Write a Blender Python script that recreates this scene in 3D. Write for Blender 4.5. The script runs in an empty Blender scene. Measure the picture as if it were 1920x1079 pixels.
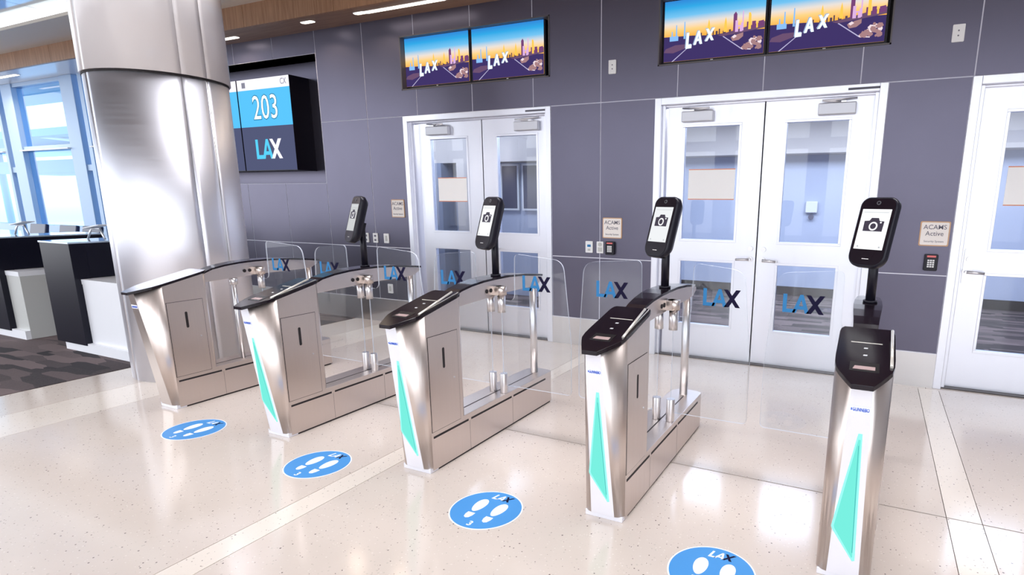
import bpy, bmesh, math, random
from mathutils import Vector, Matrix
random.seed(7)
SC = bpy.context.scene
COL = SC.collection
PI = math.pi

# ------------------------------------------------------------ camera / world / exposure
cam = bpy.data.cameras.new('camera'); co = bpy.data.objects.new('camera', cam); COL.objects.link(co)
F_PX, PX, PY = 1089.04, 1121.89, 612.32
YAW, PITCH, ROLL = .4374, -.2124, .0069
cy_, sy_, cp_, sp_ = math.cos(YAW), math.sin(YAW), math.cos(PITCH), math.sin(PITCH)
fwd = Vector((-sy_*cp_, cy_*cp_, sp_)); rgt = Vector((cy_, sy_, 0)); upv = rgt.cross(fwd)
c_, s_ = math.cos(ROLL), math.sin(ROLL)
r2 = c_*rgt + s_*upv; u2 = -s_*rgt + c_*upv
m = Matrix((r2, u2, -fwd)).transposed().to_4x4(); m.translation = Vector((1.5742, -5.508, 1.5421))
co.matrix_world = m
cam.sensor_fit = 'HORIZONTAL'; cam.sensor_width = 36; cam.lens = F_PX/1920*36
cam.shift_x = -(PX-960)/1920; cam.shift_y = (PY-539.5)/1920
cam.clip_start = .05; cam.clip_end = 300
SC.camera = co
SC.view_settings.view_transform = 'Standard'; SC.view_settings.look = 'None'
SC.view_settings.gamma = 1; SC.view_settings.use_curve_mapping = False
SC.view_settings.exposure = 0.75

w = bpy.data.worlds.new('sky'); SC.world = w; w.use_nodes = True
nt = w.node_tree; nt.nodes.clear()
wo = nt.nodes.new('ShaderNodeOutputWorld'); bg = nt.nodes.new('ShaderNodeBackground')
tc = nt.nodes.new('ShaderNodeTexCoord'); sx = nt.nodes.new('ShaderNodeSeparateXYZ'); cr = nt.nodes.new('ShaderNodeValToRGB')
mr = nt.nodes.new('ShaderNodeMapRange'); mr.inputs[1].default_value = -1; mr.inputs[2].default_value = 1
nt.links.new(tc.outputs['Generated'], sx.inputs[0]); nt.links.new(sx.outputs[2], mr.inputs[0]); nt.links.new(mr.outputs[0], cr.inputs[0])
cr.color_ramp.elements[0].position = .49; cr.color_ramp.elements[0].color = (.55, .56, .6, 1)
cr.color_ramp.elements[1].position = .51; cr.color_ramp.elements[1].color = (.93, .96, 1, 1)
e = cr.color_ramp.elements.new(.8); e.color = (.75, .87, 1, 1)
nt.links.new(cr.outputs[0], bg.inputs[0]); bg.inputs[1].default_value = 2.1
nt.links.new(bg.outputs[0], wo.inputs[0])

def area(name, loc, size, power, color, rot=(0, 0, 0), spread=None):
    l = bpy.data.lights.new(name, 'AREA'); l.shape = 'RECTANGLE'; l.size, l.size_y = size; l.energy = power; l.color = color
    if spread: l.spread = spread
    o = bpy.data.objects.new(name, l); o.location = loc; o.rotation_euler = rot; COL.objects.link(o); return o
# unseen area lights added to brighten the hall floor, column and corridor
area('hall_fill', (0, -10, 6.9), (10, 3), 330, (.98, .97, 1))
area('hall_fill', (.2, -2.3, 3.78), (8, .3), 55, (.98, .97, 1), spread=1.75)
area('hall_fill', (-10, -8, 6.9), (7, 3), 230, (1, .97, .97))
area('corridor_fill', (1.2, 2.6, 2.85), (6, 1.5), 170,
     (.95, .97, 1))
area('corridor_fill', (-5, 1.5, 2.85), (4, .8), 40, (.95, .97, 1))

# ------------------------------------------------------------ materials
MATS = {}
def mat(name, color, rough=.5, metal=0, emit=None, es=0, spec=.5, coat=0, bump=None, var=None, trans=0, noise_rough=None, stretch=(1, 1, 1)):
    if name in MATS: return MATS[name]
    M = bpy.data.materials.new(name); M.use_nodes = True; n = M.node_tree.nodes; L = M.node_tree.links
    b = n['Principled BSDF']
    b.inputs['Base Color'].default_value = (*color, 1); b.inputs['Roughness'].default_value = rough; b.inputs['Metallic'].default_value = metal
    b.inputs['Specular IOR Level'].default_value = spec; b.inputs['Coat Weight'].default_value = coat; b.inputs['Coat Roughness'].default_value = .05
    b.inputs['Transmission Weight'].default_value = trans
    if emit: b.inputs['Emission Color'].default_value = (*emit, 1); b.inputs['Emission Strength'].default_value = es
    if var or bump or noise_rough:
        t = n.new('ShaderNodeTexCoord'); mp = n.new('ShaderNodeMapping'); mp.inputs['Scale'].default_value = stretch
        L.new(t.outputs['Object'], mp.inputs[0])
        nz = n.new('ShaderNodeTexNoise'); nz.inputs['Scale'].default_value = (var or bump or noise_rough)[0]; nz.inputs['Detail'].default_value = 4
        L.new(mp.outputs[0], nz.inputs['Vector'])
        if var:
            mx = n.new('ShaderNodeMix'); mx.data_type = 'RGBA'; mx.inputs[6].default_value = (*color, 1)
            mx.inputs[7].default_value = (*[max(0, min(1, c*var[1])) for c in color], 1)
            L.new(nz.outputs['Fac'], mx.inputs[0]); L.new(mx.outputs[2], b.inputs['Base Color'])
        if noise_rough:
            mr = n.new('ShaderNodeMapRange'); mr.inputs[3].default_value = noise_rough[1]; mr.inputs[4].default_value = noise_rough[2]
            L.new(nz.outputs['Fac'], mr.inputs[0]); L.new(mr.outputs[0], b.inputs['Roughness'])
        if bump:
            bp = n.new('ShaderNodeBump'); bp.inputs['Strength'].default_value = bump[1]; bp.inputs['Distance'].default_value = .002
            L.new(nz.outputs['Fac'], bp.inputs['Height']); L.new(bp.outputs[0], b.inputs['Normal'])
    MATS[name] = M; return M
def emission(name, color, s=1):
    if name in MATS: return MATS[name]
    M = bpy.data.materials.new(name); M.use_nodes = True; n = M.node_tree.nodes; n.clear()
    o = n.new('ShaderNodeOutputMaterial'); e = n.new('ShaderNodeEmission'); e.inputs[0].default_value = (*color, 1); e.inputs[1].default_value = s*.73
    M.node_tree.links.new(e.outputs[0], o.inputs[0]); MATS[name] = M; return M
def glass(name, tint=(1, 1, 1), refl=1.0, rough=.0, ior=1.5, haze=0):
    M = bpy.data.materials.new(name); M.use_nodes = True; n = M.node_tree.nodes; L = M.node_tree.links; n.clear()
    o = n.new('ShaderNodeOutputMaterial'); t = n.new('ShaderNodeBsdfTransparent'); t.inputs[0].default_value = (*tint, 1)
    g = n.new('ShaderNodeBsdfGlossy'); g.inputs['Roughness'].default_value = rough; g.inputs[0].default_value = (refl, refl, refl, 1)
    f = n.new('ShaderNodeFresnel'); f.inputs[0].default_value = ior; mx = n.new('ShaderNodeMixShader')
    ge = n.new('ShaderNodeNewGeometry'); iv = n.new('ShaderNodeMath'); iv.operation = 'SUBTRACT'; iv.inputs[0].default_value = 1; L.new(ge.outputs['Backfacing'], iv.inputs[1])
    ml = n.new('ShaderNodeMath'); ml.operation = 'MULTIPLY'; L.new(f.outputs[0], ml.inputs[0]); L.new(iv.outputs[0], ml.inputs[1])
    L.new(ml.outputs[0], mx.inputs[0]); L.new(t.outputs[0], mx.inputs[1]); L.new(g.outputs[0], mx.inputs[2])
    last = mx
    if haze:
        d = n.new('ShaderNodeBsdfDiffuse'); d.inputs[0].default_value = (.85, .9, 1, 1); m2 = n.new('ShaderNodeMixShader'); m2.inputs[0].default_value = haze
        L.new(mx.outputs[0], m2.inputs[1]); L.new(d.outputs[0], m2.inputs[2]); last = m2
    L.new(last.outputs[0], o.inputs[0]); MATS[name] = M; return M

STEEL = mat('brushed_steel', (.69, .615, .575), .36, 1, bump=(60, .25), noise_rough=(60, .27, .42), stretch=(1, 1, .03))
STEEL_H = mat('brushed_steel_horizontal', (.62, .60, .60), .34, 1, bump=(60, .2), noise_rough=(60, .28, .4), stretch=(.03, .03, 1))
POLISH = mat('polished_steel', (.74, .73, .75), .3, 1)
FRONTM = mat('satin_aluminium', (.84, .85, .92), .38, .55)
DOORM = mat('satin_door_steel', (.77, .78, .85), .36, .88, noise_rough=(30, .3, .42), stretch=(1, 1, .05))
COLM = mat('column_steel', (.84, .84, .90), .3, 1, noise_rough=(50, .42, .54), stretch=(.04, .04, 1))
COLUP = mat('column_enamel', (.80, .76, .76), .3, .1, coat=.3)
BLACKP = mat('black_gloss', (.010, .006, .010), .16, 0, spec=.3)
BLACKM = mat('black_matte', (.008, .007, .014), .35, spec=.3)
DARK = mat('dark_gap', (.012, .008, .01), .7)
WALLM = mat('grey_wall_tile', (.122, .115, .158), .34, .85, var=(3, 1.12), bump=(180, .2))
JOINT = mat('pale_joint', (.62, .62, .72), .5)
WHITEP = mat('white_plastic', (.82, .82, .82), .4)
PAPER = mat('white_paper', (.98, .97, .965), .6)
REDL = mat('red_border', (.78, .30, .16), .6)
TANB = mat('tan_border', (.60, .36, .20), .5)
CREAM = mat('cream_sign', (.86, .80, .76), .5)
GREYTXT = mat('grey_lettering', (.14, .13, .17), .6)
NAVY = mat('navy_lettering', (.012, .010, .035), .8, spec=.1)
LAXB = mat('blue_lettering', (.04, .21, .46), .7, spec=.2)
LAXW = mat('white_lettering', (.9, .9, .95), .5)
BLUED = mat('blue_floor_vinyl', (.06, .27, .62), .45, spec=.3)
WHITED = mat('white_floor_vinyl', (.80, .84, .95), .45, spec=.3)
CYAN = emission('cyan_light', (.16, .72, .62), 1.0)
CYANE = emission('cyan_light_edge', (.30, .85, .78), 1)
LAMP = emission('lamp_glow', (1, .90, .78), 3.5)
PODW = mat('white_laminate', (.80, .80, .83), .35)
PODG = mat('grey_laminate', (.52, .52, .50), .4)
PODB = mat('black_laminate', (.005, .005, .013), .3, spec=.25)
WINF = mat('haze_tinted_frame', (.36, .50, .70), .4, .2)  # blue haze of the bright windows put into the frame colour
SOFW = mat('white_soffit', (.82, .84, .88), .25)
SEATB = mat('navy_leather', (.02, .03, .09), .35)
CORR = mat('corridor_paint', (.50, .54, .66), .6)
CORRB = mat('corridor_bulkhead', (.58, .53, .50), .6)
GLASSL = glass('gate_glass', (.975, .985, .99), .9, 0, 1.5, haze=.02)
GEDGE = glass('glass_edge', (.75, .82, .86), 1, .1, 1.6, haze=.65)
GLASSD = glass('door_glass', (.80, .86, .96), .9, .01, 1.6, haze=.0)
GLASSW = glass('window_glass', (.62, .82, 1.0), .8, .02, 1.5)

def floor_mat():
    M = bpy.data.materials.new('terrazzo'); M.use_nodes = True; n = M.node_tree.nodes; L = M.node_tree.links; b = n['Principled BSDF']
    t = n.new('ShaderNodeNewGeometry')
    def vor(scale, thr, col, prev):
        v = n.new('ShaderNodeTexVoronoi'); v.inputs['Scale'].default_value = scale; v.inputs['Randomness'].default_value = 1
        L.new(t.outputs['Position'], v.inputs['Vector'])
        s = n.new('ShaderNodeSeparateColor'); L.new(v.outputs['Color'], s.inputs[0])
        a = n.new('ShaderNodeMath'); a.operation = 'MULTIPLY_ADD'; a.inputs[1].default_value = thr*1.1; a.inputs[2].default_value = -thr*.15; L.new(s.outputs[0], a.inputs[0])
        l = n.new('ShaderNodeMath'); l.operation = 'LESS_THAN'; L.new(v.outputs['Distance'], l.inputs[0]); L.new(a.outputs[0], l.inputs[1])
        g = n.new('ShaderNodeMath'); g.operation = 'GREATER_THAN'; g.inputs[1].default_value = .55; L.new(s.outputs[1], g.inputs[0])
        q = n.new('ShaderNodeMath'); q.operation = 'MULTIPLY'; L.new(l.outputs[0], q.inputs[0]); L.new(g.outputs[0], q.inputs[1])
        mx = n.new('ShaderNodeMix'); mx.data_type = 'RGBA'; L.new(q.outputs[0], mx.inputs[0]); L.new(prev, mx.inputs[6]); mx.inputs[7].default_value = (*col, 1)
        return mx.outputs[2]
    nz = n.new('ShaderNodeTexNoise'); nz.inputs['Scale'].default_value = 3; nz.inputs['Detail'].default_value = 6; L.new(t.outputs['Position'], nz.inputs['Vector'])
    base = n.new('ShaderNodeMix'); base.data_type = 'RGBA'; base.inputs[6].default_value = FLOORC[0]; base.inputs[7].default_value = FLOORC[1]
    L.new(nz.outputs['Fac'], base.inputs[0])
    c = vor(55, .30, (.52, .46, .40), base.outputs[2]); c = vor(70, .30, (.70, .63, .57), c); c = vor(42, .20, (.16, .13, .12), c); c = vor(60, .2, (.25, .20, .17), c)
    L.new(c, b.inputs['Base Color']); b.inputs['Roughness'].default_value = .13; b.inputs['Specular IOR Level'].default_value = .55
    return M
FLOORC = ((.65, .565, .505, 1), (.58, .50, .44, 1))
TERR = floor_mat()
FLOORC = ((.76, .68, .60, 1), (.70, .62, .55, 1))
TERRL = floor_mat(); TERRL.name = 'terrazzo_light'

def carpet_mat():
    M = bpy.data.materials.new('carpet'); M.use_nodes = True; n = M.node_tree.nodes; L = M.node_tree.links; b = n['Principled BSDF']
    t = n.new('ShaderNodeNewGeometry'); mp = n.new('ShaderNodeMapping'); mp.inputs['Scale'].default_value = (2.0, 7, 1); L.new(t.outputs['Position'], mp.inputs[0])
    v = n.new('ShaderNodeTexVoronoi'); v.distance = 'CHEBYCHEV'; v.inputs['Scale'].default_value = 1; L.new(mp.outputs[0], v.inputs['Vector'])
    s = n.new('ShaderNodeSeparateColor'); L.new(v.outputs['Color'], s.inputs[0])
    nz = n.new('ShaderNodeTexNoise'); nz.inputs['Scale'].default_value = 120; L.new(t.outputs['Position'], nz.inputs['Vector'])
    ad = n.new('ShaderNodeMath'); ad.operation = 'MULTIPLY_ADD'; ad.inputs[1].default_value = .35; L.new(nz.outputs['Fac'], ad.inputs[0]); L.new(s.outputs[0], ad.inputs[2])
    cr = n.new('ShaderNodeValToRGB'); cr.color_ramp.elements[0].color = (.018, .012, .016, 1); cr.color_ramp.elements[1].color = (.14, .10, .10, 1)
    cr.color_ramp.elements[0].position = .35; cr.color_ramp.elements[1].position = 1.2 if False else 1.0
    L.new(ad.outputs[0], cr.inputs[0]); L.new(cr.outputs[0], b.inputs['Base Color']); b.inputs['Roughness'].default_value = .95
    return M
CARPET = carpet_mat()

def wood_mat(name, c1, c2, vec):
    M = bpy.data.materials.new(name); M.use_nodes = True; n = M.node_tree.nodes; L = M.node_tree.links; b = n['Principled BSDF']
    t = n.new('ShaderNodeTexCoord'); mp = n.new('ShaderNodeMapping'); mp.inputs['Scale'].default_value = vec; L.new(t.outputs['Object'], mp.inputs[0])
    nz = n.new('ShaderNodeTexNoise'); nz.inputs['Scale'].default_value = 4; nz.inputs['Detail'].default_value = 6; L.new(mp.outputs[0], nz.inputs['Vector'])
    cr = n.new('ShaderNodeValToRGB'); cr.color_ramp.elements[0].color = (*c1, 1); cr.color_ramp.elements[1].color = (*c2, 1); cr.color_ramp.elements[0].position = .3; cr.color_ramp.elements[1].position = .7
    L.new(nz.outputs['Fac'], cr.inputs[0]); L.new(cr.outputs[0], b.inputs['Base Color']); b.inputs['Roughness'].default_value = .4
    return M
WOOD = wood_mat('oak_veneer', (.26, .125, .06), (.40, .22, .12), (12, 12, .8))
SOFWOOD = wood_mat('oak_soffit', (.22, .12, .075), (.34, .20, .12), (.6, 10, 10))

def sunset_mat():
    M = bpy.data.materials.new('screen_sunset'); M.use_nodes = True; n = M.node_tree.nodes; L = M.node_tree.links; n.clear()
    o = n.new('ShaderNodeOutputMaterial'); e = n.new('ShaderNodeEmission'); t = n.new('ShaderNodeTexCoord'); s = n.new('ShaderNodeSeparateXYZ'); cr = n.new('ShaderNodeValToRGB')
    L.new(t.outputs['Generated'], s.inputs[0]); L.new(s.outputs[2], cr.inputs[0]); L.new(cr.outputs[0], e.inputs[0]); L.new(e.outputs[0], o.inputs[0])
    el = cr.color_ramp.elements; el[0].position = .40; el[0].color = (.85, .42, .06, 1); el[1].position = 1; el[1].color = (.03, .22, .62, 1)
    for p_, c in ((.52, (.95, .60, .22)), (.62, (.75, .68, .62)), (.74, (.16, .50, .80)), (.88, (.03, .36, .72))):
        x = el.new(p_); x.color = (*c, 1)
    e.inputs[1].default_value = .68; return M
SUNSET = sunset_mat()

# ------------------------------------------------------------ mesh helpers
class MB:
    def __init__(s): s.bm = bmesh.new(); s.mats = []; s.cur = 0
    def m(s, material):
        if material not in s.mats: s.mats.append(material)
        s.cur = s.mats.index(material); return s
    def _tag(s, faces):
        for f in faces: f.material_index = s.cur
        return s
    def box(s, x0, x1, y0, y1, z0, z1, M=None):
        vs = [Vector((x, y, z)) for z in (z0, z1) for x, y in ((x0, y0), (x1, y0), (x1, y1), (x0, y1))]
        if M: vs = [M @ v for v in vs]
        v = [s.bm.verts.new(q) for q in vs]
        return s._tag([s.bm.faces.new([v[i] for i in q]) for q in ((3, 2, 1, 0), (4, 5, 6, 7), (0, 1, 5, 4), (1, 2, 6, 5), (2, 3, 7, 6), (3, 0, 4, 7))])
    def prism(s, pts, d, axis='y', M=None, side_mat=None):
        """pts 2-D; axis is the extrusion direction; d = (from, to)"""
        def P(a, b, c):
            v = Vector((a, c, b)) if axis == 'y' else (Vector((c, a, b)) if axis == 'x' else Vector((a, b, c)))
            return M @ v if M else v
        A = [s.bm.verts.new(P(a, b, d[0])) for a, b in pts]; B = [s.bm.verts.new(P(a, b, d[1])) for a, b in pts]
        n = len(pts)
        s._tag([s.bm.faces.new(A[::-1]), s.bm.faces.new(B)])
        sf = [s.bm.faces.new((A[i], A[(i+1) % n], B[(i+1) % n], B[i])) for i in range(n)]
        if side_mat: s.m(side_mat)
        return s._tag(sf)
    def quad(s, *vs): return s._tag([s.bm.faces.new([s.bm.verts.new(Vector(v)) for v in vs])])
    def tube(s, p0, p1, r0, r1=None, n=20, caps=True):
        r1 = r0 if r1 is None else r1; p0, p1 = Vector(p0), Vector(p1); d = (p1-p0).normalized()
        a = d.orthogonal().normalized(); b = d.cross(a)
        A = [s.bm.verts.new(p0+r0*(math.cos(2*PI*i/n)*a+math.sin(2*PI*i/n)*b)) for i in range(n)]
        B = [s.bm.verts.new(p1+r1*(math.cos(2*PI*i/n)*a+math.sin(2*PI*i/n)*b)) for i in range(n)]
        fs = [s.bm.faces.new((A[i], A[(i+1) % n], B[(i+1) % n], B[i])) for i in range(n)]
        for f in fs: f.smooth = True
        if caps: fs += [s.bm.faces.new(A[::-1]), s.bm.faces.new(B)]
        return s._tag(fs)
    def disc(s, c, r, nrm=(0, 0, 1), n=40):
        c = Vector(c); d = Vector(nrm); a = d.orthogonal().normalized(); b = d.cross(a)
        return s._tag([s.bm.faces.new([s.bm.verts.new(c+r*(math.cos(2*PI*i/n)*a+math.sin(2*PI*i/n)*b)) for i in range(n)])])
    def build(s, name, material=None, parent=None, loc=(0, 0, 0), rot=None, bevel=0, recalc=True):
        if recalc: bmesh.ops.recalc_face_normals(s.bm, faces=s.bm.faces)
        me = bpy.data.meshes.new(name); s.bm.to_mesh(me); s.bm.free()
        for q in (s.mats or [material]): me.materials.append(q)
        o = bpy.data.objects.new(name, me); COL.objects.link(o); o.location = loc
        if rot: o.rotation_euler = rot
        if parent: o.parent = parent
        if bevel:
            b = o.modifiers.new('bevel', 'BEVEL'); b.width = bevel; b.segments = 2; b.limit_method = 'ANGLE'; b.angle_limit = .6
        return o
def empty(name, loc=(0, 0, 0), rz=0):
    o = bpy.data.objects.new(name, None); o.empty_display_size = .1; COL.objects.link(o); o.location = loc; o.rotation_euler = (0, 0, rz); return o
def tag(o, label=None, cat=None, group=None, kind=None):
    if label: o['label'] = label
    if cat: o['category'] = cat
    if group: o['group'] = group
    if kind: o['kind'] = kind
    return o
def struct(o): o['kind'] = 'structure'; return o
def rrect(w, h, r, n=6, cx=0, cz=0):
    r = r if isinstance(r, (list, tuple)) else [r]*4; pts = []
    for k, (sx_, sz_) in enumerate(((1, 1), (-1, 1), (-1, -1), (1, -1))):
        q = r[k]
        for i in range(n+1):
            a = PI/2*k + PI/2*i/n
            pts.append((cx+sx_*(w/2-q)+q*math.cos(a), cz+sz_*(h/2-q)+q*math.sin(a)))
    return pts
def text(body, size, material, parent, loc, rot=(PI/2, 0, 0), name='lettering', ext=.0008, sx=1, align='CENTER', bold=0):
    cu = bpy.data.curves.new('t', 'FONT'); cu.body = body; cu.size = size; cu.extrude = ext; cu.align_x = align; cu.align_y = 'CENTER'; cu.offset = bold
    cu.resolution_u = 3
    t = bpy.data.objects.new('t', cu); COL.objects.link(t)
    dg = bpy.context.evaluated_depsgraph_get(); me = bpy.data.meshes.new_from_object(t.evaluated_get(dg))
    bpy.data.objects.remove(t); bpy.data.curves.remove(cu); me.name = name
    me.materials.clear(); me.materials.append(material)
    o = bpy.data.objects.new(name, me); COL.objects.link(o); o.location = loc; o.rotation_euler = rot; o.scale = (sx, 1, 1)
    if parent: o.parent = parent
    return o

# the LAX word mark in a 2.1 x 1 box (x right, z up); returned as strokes
def stroke(a, b, t):
    a, b = Vector(a), Vector(b); d = (b-a).normalized(); n_ = Vector((-d.y, d.x))*t/2
    return [tuple(a-n_), tuple(b-n_), tuple(b+n_), tuple(a+n_)]
L_POLY = [[(0, 0), (.62, 0), (.70, .2), (.2, .2), (.2, 1), (0, 1)]]
A_POLY = [[(.50, 0), (.70, 0), (1.02, 1), (.86, 1)], [(.86, 1), (1.02, 1), (1.36, 0), (1.15, 0)], [(.74, .2), (1.2, .2), (1.14, .38), (.80, .38)]]
X_POLY = [[(1.16, 1), (1.40, 1), (2.1, 0), (1.84, 0)], [(1.20, 0), (1.46, 0), (2.1, 1), (1.84, 1)]]
def lax(parent, x0, z0, h, w, y, mla, mx_, th=.001, T=None, mat_l=None):
    """three letters in the x-z plane, facing -y"""
    out = []
    for nm, polys, mm in (('letter', L_POLY, mat_l or mla), ('letter', A_POLY, mla), ('letter', X_POLY, mx_)):
        b = MB()
        for i, pl in enumerate(polys):
            pts = [(x0+a/2.1*w, z0+c*h) for a, c in pl]
            b.prism(pts, (y-th-.0002*i, y), 'y', M=T)
        out.append(b.build(nm, mm, parent))
    return out

# ------------------------------------------------------------ floor
YB = 0.0
fl = MB().box(-16, 6, -14, 6, -.12, -.012).build('floor', JOINT_D := mat('floor_joint', (.09, .07, .065), .6)); struct(fl)
def slab(x0, x1, y0, y1, material, g=.0018):
    g0 = .0045 if abs(y0+2.365) < .01 else .002; g1 = .0045 if abs(y1+2.365) < .01 else .002
    MB().box(x0+g, x1-g, y0+g0, y1-g1, -.012, 0).build('floor_slab', material, fl)
ys = [-14, -11.2, -8.4, -5.4, -2.365, -.05]
xs = [(-4.56, -3.98, 0), (-3.98, -3.475, 1), (-3.475, -1.017, 0), (-1.017, -.87, 1), (-.87, 2.04, 0), (2.04, 2.195, 1), (2.195, 5.2, 0), (5.2, 6, 0)]
for a, b_, k in xs:
    for i in range(len(ys)-1):
        slab(a, b_, ys[i], ys[i+1], TERRL if k else TERR)
for a, b_ in ((-4.56, -3.475), (-3.475, -1.0), (-1.0, 2.1), (2.1, 6)): slab(a, b_, -.05, .16, TERR)
cp = MB().box(-16, -4.562, -14, .1, -.012, .004).build('carpet_floor', CARPET, fl)
cc = MB().box(-7.9, 5, .16, 4.7, -.012, .003).build('carpet_floor', CARPET, fl)
# ------------------------------------------------------------ back wall
D1, D2, D3 = (-3.54, -1.558), (-.418, 1.57), (2.15, 3.27)
ZT = 3.565
wall = empty('wall_back'); struct(wall)
core = MB()
def wall_rects(x0, x1, z0, z1, holes):
    """split a rectangle around holes into sub rectangles"""
    xs_ = sorted({x0, x1} | {min(max(h[i], x0), x1) for h in holes for i in (0, 1)})
    zs_ = sorted({z0, z1} | {min(max(h[i], z0), z1) for h in holes for i in (2, 3)})
    out = []
    for i in range(len(xs_)-1):
        for j in range(len(zs_)-1):
            a, b_, c, d = xs_[i], xs_[i+1], zs_[j], zs_[j+1]
            mx_, mz = (a+b_)/2, (c+d)/2
            if b_-a < 1e-4 or d-c < 1e-4: continue
            if not any(h[0] < mx_ < h[1] and h[2] < mz < h[3] for h in holes): out.append((a, b_, c, d))
    return out
HOLES = [(D1[0], D1[1], 0, 2.495), (D2[0], D2[1], 0, 2.495), (D3[0], D3[1], 0, 2.495), (-3.532, -1.565, 2.78, 3.357), (-.405, 1.555, 2.78, 3.357), (-7.75, -4.9, 1.747, 3.307)]
for r_ in wall_rects(-8, 5, 0, 4.2, HOLES): core.box(r_[0], r_[1], .0025, .40, r_[2], r_[3])
core.build('wall_core', JOINT, wall)
xj = [-8, -7.23, -6.45, -5.67, -4.893, -4.106, -3.325, -2.545, -1.768, -.992, -.207, .573, 1.357, 2.155, 2.95, 3.75, 5]
G = .0045
def panels(x0, x1, z0, z1, material=WALLM, name='wall_panel', g=G, proud=0):
    for i in range(len(xj)-1):
        a, b_ = max(x0, xj[i]), min(x1, xj[i+1])
        if b_-a < .03: continue
        for q in wall_rects(a, b_, z0, z1, HOLES):
            MB().box(q[0]+(g if q[0] > a-.001 else 0), q[1]-(g if q[1] < b_+.001 else 0), -proud, .003, q[2]+(g if abs(q[2]-z0) < .001 else 0), q[3]-(g if abs(q[3]-z1) < .001 else 0)).build(name, material, wall)
def merged(x0, x1, z0, z1, material=WALLM, name='wall_panel', g=G, proud=0):
    MB().box(x0+g, x1-g, -proud, .003, z0+g, z1-g).build(name, material, wall)
def zone(a, b_, z0, z1, **k):
    cuts = [x for x in xj if a+.03 < x < b_-.03]; pts = [a]+cuts+[b_]
    for i in range(len(pts)-1): merged(pts[i], pts[i+1], z0, z1, **k)
# upper band (above the doors) with the monitor niches cut out
def zone_holes(a, b_, z0, z1):
    cuts = [x for x in xj if a+.03 < x < b_-.03]; pts = [a]+cuts+[b_]
    for i in range(len(pts)-1):
        hs = [h for h in HOLES if h[0] < pts[i+1] and h[1] > pts[i] and h[3] > z0 and h[2] < z1]
        if not hs: merged(pts[i], pts[i+1], z0, z1); continue
        for q in wall_rects(pts[i], pts[i+1], z0, z1, hs):
            MB().box(q[0]+(G if abs(q[0]-pts[i]) < 1e-3 else 0), q[1]-(G if abs(q[1]-pts[i+1]) < 1e-3 else 0), 0, .003, q[2]+(G if abs(q[2]-z0) < 1e-3 else 0), q[3]-(G if abs(q[3]-z1) < 1e-3 else 0)).build('wall_panel', WALLM, wall)
zone_holes(-4.893, 5, 2.495, 4.0)
zone(-8, -4.893, 3.307, 4.0)
for a, b_ in ((-4.893, D1[0]), (D1[1], D2[0]), (D2[1], D3[0]), (D3[1], 5)):
    zone(a, b_, .96, 2.495); zone(a, b_, .296, .96)
zone(-8, -4.893, .96, 1.747); zone(-8, -4.893, .296, .96)
for a, b_ in ((-8, D1[0]), (D1[1], D2[0]), (D2[1], D3[0]), (D3[1], 5)):
    MB().box(a, b_, -.002, .003, .956, .964).build('joint_trim', mat('joint_trim', (.72, .72, .80), .35), wall)
    MB().box(a, b_, -.014, .003, .296, .303).build('joint_trim', MATS['joint_trim'], wall)
for i, (a, b_) in enumerate(((-8, D1[0]), (D1[1], D2[0]), (D2[1], D3[0]), (D3[1], 5))):
    k = MB().m(STEEL_H).box(a, b_, -.012, .012, 0, .296).build('baseboard_back' if i == 0 else 'baseboard_back.%03d' % i, STEEL_H, wall)
# recess behind the gate number sign
rec = MB().m(WALLM).box(-7.75, -4.9, .30, .34, 1.747, 3.307)
rec.box(-7.75, -4.9, .012, .34, 1.70, 1.747).box(-7.75, -4.9, .012, .34, 3.307, 3.35).box(-4.9, -4.86, .013, .34, 1.747, 3.307)
rec.build('recess_lining', WALLM, wall)
# small light trims round the monitor niches
for x0, x1 in ((-3.532, -1.565), (-.405, 1.555)):
    z0, z1 = 2.78, 3.357; t = .012
    f_ = MB().box(x0, x1, -.006, .12, z0, z0+t).box(x0, x1, -.006, .12, z1-t, z1).box(x0, x0+t, -.006, .12, z0, z1).box(x1-t, x1, -.006, .12, z0, z1)
    f_.build('niche_trim', mat('niche_trim', (.09, .08, .085), .4), wall)
    MB().box(x0, x1, .12, .14, z0, z1).build('niche_back', DARK, wall)

# ------------------------------------------------------------ ceiling: soffit, fascia, upper ceiling
ceil = empty('ceiling'); struct(ceil)
SY = -.47
MB().box(-8, 5, SY+.04, .02, ZT, ZT+.12).build('soffit_panel', SOFWOOD, ceil)
MB().box(-16, -8.0, SY+.04, .30, ZT, ZT+.12).build('soffit_panel', SOFW, ceil)
x = -16.0
while x < 5:
    MB().box(x+.003, min(x+1.5, 5)-.003, SY, SY+.04, ZT-.01, 3.80).build('fascia_board', WOOD, ceil); x += 1.5
MB().box(-16, 5, SY+.01, SY+.042, ZT, 3.79).build('fascia_backing', DARK, ceil)
CEILM = mat('cream_ceiling', (.80, .72, .62), .6)
MB().box(-7.0, 6, -1.1, SY+.04, 3.80, 3.86).build('ceiling_board', CEILM, ceil)
DKW = wood_mat('dark_unseen_ceiling', (.10, .06, .045), (.15, .09, .065), (.6, 10, 10))  # unseen ceiling, chosen dark so the upper wall gets little light
y = -5.8
while y < -1.2:
    MB().box(-7.0, 6, y+.006, y+.775, 3.80, 3.86).build('unseen_ceiling_plank', DKW, ceil); y += .783
GLC = mat('glossy_ceiling', (.74, .86, .96), .06, .3, coat=.6)
MB().box(-16, -7.0, -1.12, SY+.04, 3.80, 3.84).build('ceiling_board', CEILM, ceil)
x = -16.0
while x < -7:
    y = -1.12-1.97*2
    while y < -1.2:
        if y > -5.2: MB().box(x+.006, x+1.5-.006, y+.006, min(y+1.96, -1.12)-.006, 3.93, 3.95).build('ceiling_panel', GLC, ceil); y += 1.97
    x += 1.5
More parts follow.
